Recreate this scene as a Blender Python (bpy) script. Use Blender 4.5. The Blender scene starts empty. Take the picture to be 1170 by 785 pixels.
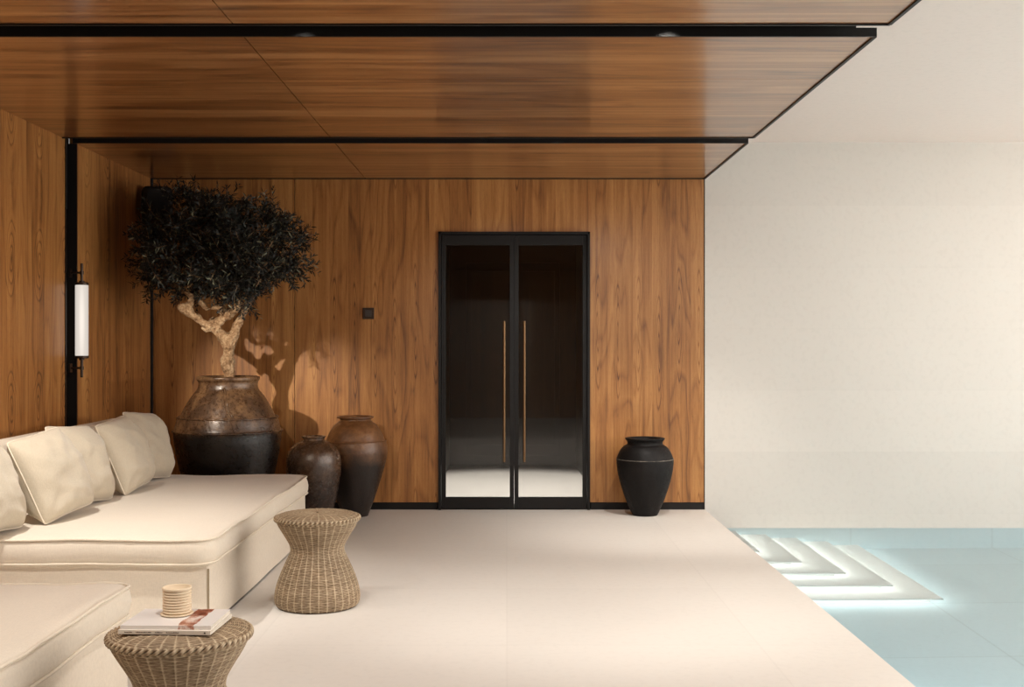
import bpy, bmesh, math, random
import numpy as np
from mathutils import Vector, Matrix, noise
PI = math.pi
random.seed(7)
S = bpy.context.scene
C = S.collection
EYE = 1.41
F = 1300.0

# ------------------------------------------------------------------ materials
def new_mat(name):
    m = bpy.data.materials.new(name); m.use_nodes = True
    nt = m.node_tree; nt.nodes.clear()
    out = nt.nodes.new('ShaderNodeOutputMaterial')
    return m, nt, out

class NB:
    def __init__(s, nt): s.nt = nt
    def n(s, typ, **kw):
        nd = s.nt.nodes.new(typ)
        for k, v in kw.items():
            if k.startswith('i_'): nd.inputs[k[2:]].default_value = v
            else: setattr(nd, k, v)
        return nd
    def l(s, a, b): s.nt.links.new(a, b)
    def val(s, sock, v):
        if isinstance(v, (int, float)): sock.default_value = v
        else: s.l(v, sock)
    def math(s, op, a, b=0.0, c=None):
        nd = s.n('ShaderNodeMath', operation=op)
        s.val(nd.inputs[0], a); s.val(nd.inputs[1], b)
        if c is not None: s.val(nd.inputs[2], c)
        return nd.outputs[0]
    def comb(s, x, y, z):
        nd = s.n('ShaderNodeCombineXYZ')
        for i, v in enumerate((x, y, z)): s.val(nd.inputs[i], v)
        return nd.outputs[0]
    def noise(s, vec, scale=1.0, detail=4.0, rough=.5, dist=0.0):
        nd = s.n('ShaderNodeTexNoise'); s.l(vec, nd.inputs['Vector'])
        nd.inputs['Scale'].default_value = scale; nd.inputs['Detail'].default_value = detail
        nd.inputs['Roughness'].default_value = rough; nd.inputs['Distortion'].default_value = dist
        return nd.outputs[0]
    def ramp(s, fac, stops, interp='LINEAR'):
        nd = s.n('ShaderNodeValToRGB'); s.l(fac, nd.inputs[0])
        cr = nd.color_ramp; cr.interpolation = interp
        while len(cr.elements) < len(stops): cr.elements.new(.5)
        for e, (p, c) in zip(cr.elements, stops):
            e.position = p; e.color = (c[0], c[1], c[2], 1) if not isinstance(c, (int, float)) else (c, c, c, 1)
        return nd.outputs[0]
    def mix(s, fac, a, b, mode='MIX'):
        nd = s.n('ShaderNodeMix', data_type='RGBA', blend_type=mode)
        s.val(nd.inputs[0], fac)
        for sock, v in ((nd.inputs[6], a), (nd.inputs[7], b)):
            if isinstance(v, tuple): sock.default_value = (v[0], v[1], v[2], 1)
            else: s.l(v, sock)
        return nd.outputs[2]
    def bump(s, h, strength=.3, dist=.01):
        nd = s.n('ShaderNodeBump'); nd.inputs['Strength'].default_value = strength
        nd.inputs['Distance'].default_value = dist; s.l(h, nd.inputs['Height'])
        return nd.outputs[0]
    def pos(s):
        tc = s.n('ShaderNodeTexCoord'); return tc.outputs['Object']
    def sep(s, v):
        nd = s.n('ShaderNodeSeparateXYZ'); s.l(v, nd.inputs[0]); return nd.outputs

def srgb(r, g, b):
    f = lambda c: (c/255/12.92) if c/255 <= .04045 else ((c/255+.055)/1.055)**2.4
    return (f(r), f(g), f(b))

def principled(b, out, color=None, rough=.5, metal=0.0, normal=None, spec=.5, coat=0.0, coat_rough=.1, sheen=0.0):
    p = b.n('ShaderNodeBsdfPrincipled')
    if color is not None:
        if isinstance(color, tuple): p.inputs['Base Color'].default_value = (*color, 1)
        else: b.l(color, p.inputs['Base Color'])
    b.val(p.inputs['Roughness'], rough); p.inputs['Metallic'].default_value = metal
    p.inputs['Specular IOR Level'].default_value = spec
    p.inputs['Coat Weight'].default_value = coat; p.inputs['Coat Roughness'].default_value = coat_rough
    p.inputs['Sheen Weight'].default_value = sheen
    if normal is not None: b.l(normal, p.inputs['Normal'])
    b.l(p.outputs[0], out.inputs[0])
    return p

def simple(name, color, rough=.5, metal=0.0, spec=.5, coat=0.0, nscale=0, namp=.15, bump=0.0):
    m, nt, out = new_mat(name); b = NB(nt)
    if nscale:
        n = b.noise(b.pos(), nscale, 5, .6)
        c = b.mix(n, tuple(x*(1-namp) for x in color), tuple(min(1, x*(1+namp)) for x in color))
        nm = b.bump(n, bump, .005) if bump else None
        principled(b, out, c, rough, metal, nm, spec, coat)
    else: principled(b, out, color, rough, metal, None, spec, coat)
    return m

def wood(name, across, grain, dark, mid, light, pw=.14, rough=.38, coat=.25, seed=0.0, coat_rough=.2, knots=True, ring=9.0, ringamp=.10, flame=None):
    m, nt, out = new_mat(name); b = NB(nt)
    xyz = b.sep(b.pos())
    a = xyz['XYZ'.index(across)]; g = xyz['XYZ'.index(grain)]
    wob = b.math('MULTIPLY', b.noise(b.comb(b.math('MULTIPLY', a, .9), seed, 0.0), 1.3, 1), .7)
    pid = b.math('FLOOR', b.math('ADD', b.math('DIVIDE', a, pw), b.math('MULTIPLY', wob, 2.0)))
    wn = b.n('ShaderNodeTexWhiteNoise', noise_dimensions='1D'); b.l(b.math('ADD', pid, seed), wn.inputs['W'])
    pr = wn.outputs['Value']
    off = b.math('MULTIPLY', pr, 23.0)
    # cathedral figure: contour lines of a noise stretched along the grain
    f1 = b.noise(b.comb(b.math('MULTIPLY', a, 4.2), b.math('ADD', b.math('MULTIPLY', g, .55), off), off), 1.0, 2.0, .45, .25)
    rings = b.math('FRACT', b.math('MULTIPLY', f1, ring))
    rings = b.ramp(rings, [(0, .0), (.15, .55), (.75, 1.0), (1.0, .0)])
    streak = b.noise(b.comb(b.math('MULTIPLY', a, 34), b.math('MULTIPLY', g, .6), off), 1.0, 5, .6)
    fiber = b.noise(b.comb(b.math('MULTIPLY', a, 260), b.math('MULTIPLY', g, 5.5), off), 1.0, 3, .6)
    pores = b.noise(b.comb(b.math('MULTIPLY', a, 420), b.math('MULTIPLY', g, 22.0), off), 1.0, 2, .5)
    band = b.noise(b.comb(b.math('MULTIPLY', a, 11), b.math('MULTIPLY', g, .22), b.math('ADD', off, 5.0)), 1.0, 3, .55)
    v = b.math('MULTIPLY', rings, ringamp)
    if flame:   # slip-matched veneer: the same flame figure repeated on every leaf
        fw, per, g0, fa = flame
        q = b.math('ADD', b.math('DIVIDE', a, fw), 40.0)
        xl = b.math('MULTIPLY', b.math('SUBTRACT', b.math('FRACT', q), .5), fw)
        idq = b.math('FLOOR', q)
        wq = b.n('ShaderNodeTexWhiteNoise', noise_dimensions='1D'); b.l(b.math('ADD', idq, seed), wq.inputs['W'])
        nq = b.noise(b.comb(b.math('MULTIPLY', a, 9), b.math('MULTIPLY', g, 1.6), idq), 1.0, 2, .5)
        xl = b.math('ADD', xl, b.math('MULTIPLY', b.math('SUBTRACT', nq, .5), fw*.22))
        gj = b.math('ADD', b.math('ADD', b.math('MULTIPLY', wq.outputs['Value'], per*.20), g), -g0+per*.4)
        gl = b.math('MULTIPLY', b.math('SUBTRACT', b.math('FRACT', b.math('ADD', b.math('DIVIDE', gj, per), 40.0)), .5), per)
        dx = b.math('DIVIDE', xl, fw*.20); dz = b.math('DIVIDE', gl, per*.30)
        d = b.math('SQRT', b.math('ADD', b.math('MULTIPLY', dx, dx), b.math('MULTIPLY', dz, dz)))
        fr = b.math('FRACT', b.math('MULTIPLY', d, 3.6))
        line = b.ramp(fr, [(0, 0.0), (.18, .8), (.8, 1.0), (1.0, 0.0)])
        fade = b.ramp(d, [(.0, .0), (.08, 1.0), (1.1, .8), (2.0, .12)])
        v = b.math('ADD', v, b.math('MULTIPLY', b.math('MULTIPLY', b.math('SUBTRACT', line, .8), fade), fa))
        heart = b.ramp(d, [(.0, 1.0), (.22, .0)])
        v = b.math('SUBTRACT', v, b.math('MULTIPLY', heart, fa*.6))
    v = b.math('ADD', v, b.math('MULTIPLY', streak, .34))
    v = b.math('ADD', v, b.math('MULTIPLY', band, .34))
    v = b.math('ADD', v, b.math('MULTIPLY', fiber, .20))
    v = b.math('ADD', v, b.math('MULTIPLY', pr, .10))
    col = b.ramp(v, [(.36, dark), (.53, mid), (.72, light)])
    dk = b.ramp(pores, [(.30, .62), (.42, 1.0)])
    col = b.mix(.7, col, dk, 'MULTIPLY')
    if knots:
        kv = b.n('ShaderNodeTexVoronoi', feature='F1'); b.l(b.comb(b.math('MULTIPLY', a, 2.2), b.math('MULTIPLY', g, .9), seed), kv.inputs['Vector'])
        kv.inputs['Scale'].default_value = 1.0
        kd = b.ramp(kv.outputs['Distance'], [(.0, .55), (.05, .8), (.13, 1.0)])
        col = b.mix(.8, col, kd, 'MULTIPLY')
    nm = b.bump(b.math('ADD', fiber, b.math('MULTIPLY', streak, .5)), .08, .003)
    r = b.math('ADD', b.math('MULTIPLY', fiber, .12), rough-.06)
    principled(b, out, col, r, 0, nm, .5, coat, coat_rough)
    return m

WD, WM, WL = srgb(92, 56, 27), srgb(158, 105, 54), srgb(192, 140, 80)
M = {}
M['wood_back'] = wood('walnut_back', 'X', 'Z', WD, WM, WL, seed=3.0, pw=.17, knots=False, flame=(.172, 1.9, 1.45, .21), rough=.46, coat=.08)
M['wood_left'] = wood('walnut_left', 'Y', 'Z', WD, WM, WL, seed=11.0, pw=.21, knots=False, flame=(.42, .92, 1.9, .19), rough=.46, coat=.1)
M['wood_ceil'] = wood('walnut_ceiling', 'Y', 'X', srgb(74, 43, 21), srgb(142, 92, 50), srgb(192, 143, 94), seed=21.0, pw=.17, rough=.30, coat=.75, coat_rough=.15, knots=False, ring=5.0)
M['black'] = simple('black_metal', srgb(20, 18, 17), .5, 0.0, .3)
M['black_gloss'] = simple('black_lacquer', srgb(30, 28, 26), .30, 0, .5, .2)
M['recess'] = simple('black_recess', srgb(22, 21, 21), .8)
M['bronze'] = simple('dark_bronze', srgb(62, 50, 42), .38, .7, nscale=40, namp=.2)
M['brass'] = simple('aged_brass_handle', srgb(120, 94, 66), .4, .85, nscale=30, namp=.15)
M['speaker'] = simple('speaker_black', srgb(14, 14, 15), .6)
M['chrome'] = simple('copper_strip', srgb(150, 110, 84), .25, 1.0, nscale=25, namp=.5)
M['switch'] = simple('switch_bronze', srgb(66, 54, 46), .4, .5, nscale=60, namp=.3)
M['switch_in'] = simple('switch_grey', srgb(72, 68, 66), .4, .4)

def plaster(name, base, rough=.85, joints=None, tile=None, seed=0, tone=.06, bump=.05, jcol=.75, spec=.3, jw=.004):
    """joints: (axis, pitch, offset) list drawing fine seams; also tints each slab a little."""
    m, nt, out = new_mat(name); b = NB(nt)
    xyz = b.sep(b.pos())
    n1 = b.noise(b.pos(), .9, 4, .6); n2 = b.noise(b.pos(), 24, 4, .6)
    col = b.mix(n1, tuple(c*(1-tone*.6) for c in base), tuple(min(1, c*(1+tone*.5)) for c in base))
    if tile:
        ids = None
        for k, (ax, pitch, offs) in enumerate(tile):
            v = b.math('DIVIDE', b.math('SUBTRACT', xyz['XYZ'.index(ax)], offs), pitch)
            idv = b.math('MULTIPLY', b.math('FLOOR', v), 7.31 + 3.77*k)
            ids = idv if ids is None else b.math('ADD', ids, idv)
            fr = b.math('FRACT', v)
            d = b.math('MULTIPLY', b.math('MINIMUM', fr, b.math('SUBTRACT', 1.0, fr)), pitch)
            line = b.ramp(d, [(jw*.5, jcol), (jw*1.6, 1.0)]) if jcol < 1 else None
            if line is not None: col = b.mix(1.0, col, line, 'MULTIPLY')
        wn = b.n('ShaderNodeTexWhiteNoise', noise_dimensions='1D'); b.l(b.math('ADD', ids, seed+.5), wn.inputs['W'])
        t = b.ramp(wn.outputs['Value'], [(0, 1-tone), (1, 1.0)])
        col = b.mix(1.0, col, t, 'MULTIPLY')
    sp = b.ramp(n2, [(.35, .97), (.5, 1.0)]); col = b.mix(1.0, col, sp, 'MULTIPLY')
    principled(b, out, col, rough, 0, b.bump(n2, bump, .004), spec)
    return m
M['floor'] = plaster('limestone_floor', srgb(221, 217, 210), .62, tile=[('X', 1.18, 0.0), ('Y', 1.22, .44)], tone=.035, jcol=.955, jw=.004, spec=.35)
M['white_wall'] = plaster('pale_stone_wall', srgb(214, 210, 203), .8, tile=[('Z', .523, .49), ('X', 3.6, 1.68)], tone=.05, jcol=.985)
M['white_ceiling'] = plaster('painted_ceiling', srgb(236, 222, 213), .9, tone=.03)
M['pool_tile'] = plaster('pool_tile', srgb(174, 198, 204), .6, tile=[('X', 1.2, 2.92), ('Y', 1.2, .6)], tone=.05, jcol=.86, jw=.006)
M['pool_step'] = plaster('pool_step_stone', srgb(212, 217, 214), .6, tone=.03)
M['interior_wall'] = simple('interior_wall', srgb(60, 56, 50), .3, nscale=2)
M['grout'] = simple('dark_gap', srgb(40, 36, 32), .8)
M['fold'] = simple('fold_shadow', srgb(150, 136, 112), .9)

def emis(name, col, strength):
    m, nt, out = new_mat(name); b = NB(nt)
    e = b.n('ShaderNodeEmission'); e.inputs[0].default_value = (*col, 1); e.inputs[1].default_value = strength
    b.l(e.outputs[0], out.inputs[0]); return m
M['led'] = emis('pool_led_strip', (1.0, .95, .88), 7.0)

def tube_glow():
    m, nt, out = new_mat('opal_glass_tube'); b = NB(nt)
    lw = b.n('ShaderNodeLayerWeight'); lw.inputs[0].default_value = .5
    st = b.ramp(lw.outputs['Facing'], [(0.0, 1.0), (.12, .78), (.5, .66), (1.0, .5)])
    e = b.n('ShaderNodeEmission'); e.inputs[0].default_value = (1.0, .90, .80, 1)
    b.l(b.math('MULTIPLY', st, 1.0), e.inputs[1])
    b.l(e.outputs[0], out.inputs[0]); return m
M['tube'] = tube_glow()

def fabric(name, base, weave=900, bump=.25):
    m, nt, out = new_mat(name); b = NB(nt)
    p = b.pos()
    n1 = b.noise(p, 3.0, 4, .6); n2 = b.noise(p, 55, 4, .65)
    xyz = b.sep(p)
    th = b.noise(b.comb(b.math('MULTIPLY', xyz[0], 60), b.math('MULTIPLY', xyz[1], 420), b.math('MULTIPLY', xyz[2], 420)), 1, 2)
    tv = b.noise(b.comb(b.math('MULTIPLY', xyz[0], 420), b.math('MULTIPLY', xyz[1], 60), b.math('MULTIPLY', xyz[2], 60)), 1, 2)
    w = b.math('ADD', th, tv)
    col = b.mix(n1, tuple(c*.95 for c in base), base)
    wr = b.ramp(b.math('MULTIPLY', w, .5), [(.35, .90), (.6, 1.0)]); col = b.mix(1.0, col, wr, 'MULTIPLY')
    h = b.math('ADD', b.math('MULTIPLY', w, .25), n2)
    principled(b, out, col, .92, 0, b.bump(h, bump, .004), .15, sheen=.25)
    return m
M['linen'] = fabric('cream_linen', srgb(226, 216, 199))
M['linen_pillow'] = fabric('oat_linen', srgb(198, 187, 167), bump=.4)
M['piping'] = fabric('linen_piping', srgb(226, 215, 196), bump=.2)

def wicker():
    m, nt, out = new_mat('woven_rattan'); b = NB(nt)
    at = b.n('ShaderNodeAttribute'); at.attribute_name = 'weave'
    n = b.noise(b.pos(), 60, 3, .6); n2 = b.noise(b.pos(), 7, 3, .6)
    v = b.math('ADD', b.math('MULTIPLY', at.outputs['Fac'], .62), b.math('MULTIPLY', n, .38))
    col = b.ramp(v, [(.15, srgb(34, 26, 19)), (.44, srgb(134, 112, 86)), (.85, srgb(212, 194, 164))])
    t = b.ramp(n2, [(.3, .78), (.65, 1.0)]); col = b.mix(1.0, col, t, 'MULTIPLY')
    principled(b, out, col, .6, 0, b.bump(n, .2, .002), .35)
    return m
M['wicker'] = wicker()

def jar_mat(name, ramp_stops, rough_lo=.25, rough_hi=.6, zsplit=None, lower=None, bump=.5, coat=.3, spec=.5):
    m, nt, out = new_mat(name); b = NB(nt)
    p = b.pos(); xyz = b.sep(p)
    n1 = b.noise(p, 5.0, 7, .68, .4); n2 = b.noise(p, 38, 5, .7); n3 = b.noise(p, 2.2, 3, .5)
    v = b.math('ADD', b.math('MULTIPLY', n1, .7), b.math('MULTIPLY', n2, .3))
    col = b.ramp(v, ramp_stops)
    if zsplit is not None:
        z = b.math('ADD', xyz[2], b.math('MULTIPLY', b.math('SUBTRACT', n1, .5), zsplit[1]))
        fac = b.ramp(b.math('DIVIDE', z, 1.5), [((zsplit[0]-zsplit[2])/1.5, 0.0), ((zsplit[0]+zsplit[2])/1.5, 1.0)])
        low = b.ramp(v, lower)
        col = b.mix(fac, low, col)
    r = b.ramp(n2, [(.3, rough_lo), (.7, rough_hi)])
    h = b.math('ADD', n1, b.math('MULTIPLY', n2, .4))
    principled(b, out, col, r, 0, b.bump(h, bump, .012), spec, coat, .25)
    return m
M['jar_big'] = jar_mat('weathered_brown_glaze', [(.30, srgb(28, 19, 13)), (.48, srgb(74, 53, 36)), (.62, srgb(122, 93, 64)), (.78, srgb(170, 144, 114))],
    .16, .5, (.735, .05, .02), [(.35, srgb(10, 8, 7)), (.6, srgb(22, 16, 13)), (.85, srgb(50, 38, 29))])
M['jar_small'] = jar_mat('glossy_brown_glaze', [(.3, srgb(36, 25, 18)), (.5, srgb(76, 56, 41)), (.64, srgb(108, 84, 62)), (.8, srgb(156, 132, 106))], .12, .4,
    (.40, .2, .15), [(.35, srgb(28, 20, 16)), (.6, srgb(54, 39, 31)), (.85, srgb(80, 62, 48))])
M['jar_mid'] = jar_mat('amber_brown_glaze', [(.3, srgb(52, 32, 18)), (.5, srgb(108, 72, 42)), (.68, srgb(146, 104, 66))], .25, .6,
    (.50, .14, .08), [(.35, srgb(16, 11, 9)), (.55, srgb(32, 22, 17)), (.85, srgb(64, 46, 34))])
M['jar_black'] = jar_mat('black_clay', [(.3, srgb(12, 10, 10)), (.6, srgb(22, 19, 18)), (.85, srgb(42, 37, 34))], .4, .7, bump=.4, coat=.0, spec=.22)
M['chalk'] = jar_mat('chalky_line', [(.40, srgb(34, 32, 31)), (.52, srgb(96, 90, 82)), (.7, srgb(150, 142, 130))], .6, .8, bump=.2, coat=0)
M['soil'] = simple('soil', srgb(48, 36, 27), .95, nscale=60, namp=.5, bump=.6)

def bark():
    m, nt, out = new_mat('olive_bark'); b = NB(nt)
    p = b.pos()
    n1 = b.noise(p, 14, 6, .7, .6); n2 = b.noise(p, 60, 4, .7)
    v = b.math('ADD', b.math('MULTIPLY', n1, .6), b.math('MULTIPLY', n2, .4))
    col = b.ramp(v, [(.34, srgb(64, 44, 29)), (.48, srgb(142, 112, 82)), (.62, srgb(192, 166, 132))])
    principled(b, out, col, .85, 0, b.bump(v, .9, .02), .2); return m
M['bark'] = bark()
def leafm():
    m, nt, out = new_mat('olive_leaves'); b = NB(nt)
    at = b.n('ShaderNodeAttribute'); at.attribute_name = 'tone'
    col = b.ramp(at.outputs['Fac'], [(0, srgb(12, 14, 12)), (.6, srgb(29, 32, 28)), (.9, srgb(60, 65, 54)), (1.0, srgb(128, 130, 108))])
    principled(b, out, col, .45, 0, None, .4); return m
M['leaf'] = leafm()

def glassm(name, tint, ior=1.45, rough=0.0):
    m, nt, out = new_mat(name); b = NB(nt)
    fr = b.n('ShaderNodeFresnel'); fr.inputs['IOR'].default_value = ior
    t = b.n('ShaderNodeBsdfTransparent'); t.inputs[0].default_value = (*tint, 1)
    g = b.n('ShaderNodeBsdfGlossy'); g.inputs['Roughness'].default_value = rough
    mx = b.n('ShaderNodeMixShader'); b.l(fr.outputs[0], mx.inputs[0]); b.l(t.outputs[0], mx.inputs[1]); b.l(g.outputs[0], mx.inputs[2])
    b.l(mx.outputs[0], out.inputs[0]); return m
M['glass'] = glassm('door_glass', (.80, .79, .77))
def waterm():
    m, nt, out = new_mat('pool_water'); b = NB(nt)
    g = b.n('ShaderNodeBsdfGlass'); g.inputs['IOR'].default_value = 1.33; g.inputs['Roughness'].default_value = 0.0
    g.inputs['Color'].default_value = (.96, .99, 1.0, 1)
    b.l(g.outputs[0], out.inputs[0]); return m
M['water'] = waterm()
M['ceramic'] = simple('cream_ceramic', srgb(222, 204, 176), .6, nscale=30, namp=.05)
M['paper'] = simple('paper_pages', srgb(214, 206, 192), .85, nscale=200, namp=.08)
M['ink'] = simple('spine_ink', srgb(60, 48, 40), .7)
def cover():
    m, nt, out = new_mat('magazine_cover'); b = NB(nt)
    xyz = b.sep(b.pos())
    n = b.noise(b.pos(), 14, 3, .6, .5)
    x = b.math('ADD', xyz[0], b.math('MULTIPLY', b.math('SUBTRACT', n, .5), .03))
    # reddish brown picture band on the right part of the cover
    m1 = b.math('GREATER_THAN', x, .035); m2 = b.math('LESS_THAN', x, .088)
    pic = b.math('MULTIPLY', m1, m2)
    n2 = b.noise(b.pos(), 22, 4, .7)
    pc = b.ramp(n2, [(.38, srgb(104, 48, 36)), (.52, srgb(168, 108, 84)), (.66, srgb(222, 208, 198))])
    col = b.mix(pic, srgb(228, 223, 218), pc)
    principled(b, out, col, .35, 0, None, .5); return m
M['cover'] = cover()
M['cover_plain'] = simple('plain_cover', srgb(224, 216, 203), .4)

# ------------------------------------------------------------------ helpers
def tag(o, label=None, cat=None, group=None, kind=None):
    if label: o['label'] = label
    if cat: o['category'] = cat
    if group: o['group'] = group
    if kind: o['kind'] = kind
    return o
def empty(name, loc, rz=0.0, **kw):
    o = bpy.data.objects.new(name, None); C.objects.link(o); o.location = loc; o.rotation_euler = (0, 0, rz)
    o.empty_display_size = .05
    return tag(o, **kw)
def link(name, me, mat, parent=None, loc=(0, 0, 0), rot=None, smooth=False):
    if mat is not None: me.materials.append(mat)
    o = bpy.data.objects.new(name, me); C.objects.link(o); o.location = loc
    if rot: o.rotation_euler = rot
    if parent: o.parent = parent
    if smooth:
        me.polygons.foreach_set('use_smooth', [True]*len(me.polygons)); me.update()
    return o
def mesh_of(bm, name='m'):
    me = bpy.data.meshes.new(name); bm.to_mesh(me); bm.free(); return me
def add_box(bm, x0, x1, y0, y1, z0, z1):
    vs = [bm.verts.new((x, y, z)) for z in (z0, z1) for y in (y0, y1) for x in (x0, x1)]
    for f in ((0, 2, 3, 1), (4, 5, 7, 6), (0, 1, 5, 4), (2, 6, 7, 3), (0, 4, 6, 2), (1, 3, 7, 5)):
        bm.faces.new([vs[i] for i in f])
def boxes(name, lst, mat, parent=None, kind=None, bevel=0.0, label=None, loc=(0, 0, 0)):
    bm = bmesh.new()
    for t in lst: add_box(bm, *t)
    if bevel: bmesh.ops.bevel(bm, geom=bm.edges[:], offset=bevel, segments=2, profile=.6, affect='EDGES')
    o = link(name, mesh_of(bm, name), mat, parent, loc)
    if kind: o['kind'] = kind
    if label: o['label'] = label
    return o
def raw(name, verts, faces, mat, parent=None, loc=(0, 0, 0), rot=None, smooth=True):
    me = bpy.data.meshes.new(name); me.from_pydata([tuple(v) for v in verts], [], faces); me.update()
    return link(name, me, mat, parent, loc, rot, smooth)
def grid_faces(nr, nc, wrap=True, off=0):
    fs = []
    for i in range(nr-1):
        for j in range(nc if wrap else nc-1):
            j2 = (j+1) % nc
            fs.append((off+i*nc+j, off+i*nc+j2, off+(i+1)*nc+j2, off+(i+1)*nc+j))
    return fs
def tube_mesh(pts, r, closed=False, n=8):
    pts = [Vector(p) for p in pts]; N = len(pts); V = []; Fc = []
    rr = r if callable(r) else (lambda i: r)
    up = Vector((0, 0, 1)); prev = None
    for i, p in enumerate(pts):
        a = pts[(i-1) % N] if (closed or i > 0) else p
        c = pts[(i+1) % N] if (closed or i < N-1) else p
        t = (c-a).normalized()
        u = up if abs(t.z) < .9 else Vector((1, 0, 0))
        s = t.cross(u).normalized()
        if prev is not None:
            s = (prev - t*prev.dot(t)).normalized()
        prev = s
        w = s.cross(t)
        for k in range(n):
            an = 2*PI*k/n
            V.append(p + (s*math.cos(an)+w*math.sin(an))*rr(i))
    rows = N
    Fc = grid_faces(rows, n, True)
    if closed:
        for k in range(n): Fc.append(((rows-1)*n+k, (rows-1)*n+(k+1) % n, (k+1) % n, k))
    else:
        Fc.append(tuple(range(n))[::-1]); Fc.append(tuple((rows-1)*n+k for k in range(n)))
    return V, Fc
def join_meshes(parts):
    V = []; Fc = []
    for v, f in parts:
        o = len(V); V += list(v); Fc += [tuple(i+o for i in q) for q in f]
    return V, Fc
def interp_profile(pts, n):
    """smooth Catmull-Rom through (r,z) points"""
    P = [Vector((p[0], p[1])) for p in pts]; out = []
    P = [P[0]*2-P[1]] + P + [P[-1]*2-P[-2]]
    segs = len(P)-3
    for s in range(segs):
        p0, p1, p2, p3 = P[s:s+4]
        for k in range(n):
            t = k/n
            out.append(.5*((2*p1)+(p2-p0)*t+(2*p0-5*p1+4*p2-p3)*t*t+(3*p1-p0-3*p2+p3)*t**3))
    out.append(P[-2]); return [(max(.0, q.x), q.y) for q in out]
def lathe(prof, n=96, wob=0.0, wscale=3.0, ridges=0.0, seed=0):
    V = []
    for (r, z) in prof:
        for j in range(n):
            a = 2*PI*j/n
            d = 0
            if wob: d = wob*noise.noise(Vector((math.cos(a)*wscale, math.sin(a)*wscale, z*wscale*1.6+seed)))
            if ridges: d += ridges*math.sin(z*2*PI/.022)
            q = r+d if r > .01 else r
            V.append((q*math.cos(a), q*math.sin(a), z))
    Fc = grid_faces(len(prof), n)
    Fc.append(tuple(range(n))[::-1])
    return V, Fc

# ------------------------------------------------------------------ room
XL, XR, YB, ZC = -3.02, 1.68, 9.658, 2.81       # wood canopy room
YN = -2.2                                        # how far the room runs behind the camera
HZ = 3.12                                        # pale ceiling of the pool hall
PX = 7.2                                         # far side of the pool
ZW = -.154                                       # water level
boxes('floor', [(XL-.3, XR, YN, YB+.3, -.25, 0)], M['floor'], kind='structure')
# back wall: wood panels around the doorway, fine joints
DX0, DX1, DZ = -.58, .706, 2.357
bz = .062
bm = bmesh.new()
xs = [XL, -1.80, -.585]
g = .0025
for x0, x1 in ((XL+.02, -1.80-g), (-1.80+g, DX0)):
    add_box(bm, x0, x1, YB, YB+.05, bz, ZC)
add_box(bm, DX1, XR-.006, YB, YB+.05, bz, ZC)
add_box(bm, DX0, DX1, YB, YB+.05, DZ, ZC)
o = link('wall_back', mesh_of(bm), M['wood_back']); o['kind'] = 'structure'
boxes('trim_1', [(XL, DX0, YB+.05, YB+.12, 0, HZ), (DX1, XR-.002, YB+.05, YB+.12, 0, HZ), (DX0, DX1, YB+.05, YB+.12, DZ, HZ), (XR-.006, XR, YB-.002, YB+.12, 0, ZC)], M['recess'], kind='structure')
boxes('baseboard_back', [(XL, DX0-.01, YB+.004, YB+.06, 0, bz-.003), (DX1+.01, XR, YB+.004, YB+.06, 0, bz-.003)], M['black'], kind='structure')
# left wall: wood panels, interrupted by the dark vertical channel
CH0, CH1 = 7.78, 7.985
boxes('wall_left', [(XL-.05, XL, YN, 4.9, 0, HZ), (XL-.05, XL, 4.905, CH0, 0, HZ), (XL-.05, XL, CH1, YB-.02, 0, HZ)], M['wood_left'], kind='structure')
ch = empty('trim_2', (XL, (CH0+CH1)/2, 0), kind='structure')
hw = (CH1-CH0)/2
boxes('channel_back', [(-.09, -.06, -hw-.02, hw+.02, 0, HZ)], M['recess'], ch)
boxes('channel_side', [(-.06, .006, -hw-.004, -hw+.012, 0, ZC)], M['black'], ch)
boxes('channel_side', [(-.06, .006, hw-.012, hw+.004, 0, ZC)], M['black'], ch)
boxes('copper_strip', [(-.060, -.052, .052, .074, .3, 2.35)], M['chrome'], ch)
boxes('trim_3', [(XL-.05, XL+.018, YB-.02, YB+.05, 0, ZC)], M['recess'], kind='structure')  # dark corner line

boxes('wall_front', [(XL-.05, XR, YN-.06, YN, 0, HZ)], M['wood_back'], kind='structure')
# wooden canopy ceiling panels, framed in black, with dark recesses between
P3, P2a, P2b, P1 = (7.93, YB), 5.178, 7.724, 4.98
JX = -1.20
bm = bmesh.new()
def ceil_panel(y0, y1, ys=()):
    cuts = [y0]+list(ys)+[y1]
    for a, c in zip(cuts[:-1], cuts[1:]):
        add_box(bm, XL, JX-.003, a+.0015, c-.0015, ZC, ZC+.024) if not ys else None
        if ys: pass
        add_box(bm, JX+.003, XR-.012, a+.0015, c-.0015, ZC, ZC+.024)
    if ys: add_box(bm, XL, JX-.003, y0+.0015, y1-.0015, ZC, ZC+.024)
ceil_panel(P3[0], P3[1])
ceil_panel(P2a, P2b, (6.03,))
ceil_panel(YN, P1, (2.5,))
o = link('ceiling', mesh_of(bm), M['wood_ceil']); o['kind'] = 'structure'
tr = empty('trim_4', (0, 0, ZC), kind='structure')
def edge(y0, y1):
    e = .014
    boxes('edge_frame', [(XL, XR, y0-e, y0, -.006, .034), (XL, XR, y1, y1+e, -.006, .034), (XR-.012, XR+.004, y0, y1, -.007, .034)], M['black'], tr)
    boxes('panel_backing', [(XL, XR-.012, y0, y1, .026, .032)], M['recess'], tr)
edge(P3[0], P3[1]-.014); edge(P2a, P2b); edge(YN, P1)
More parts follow.
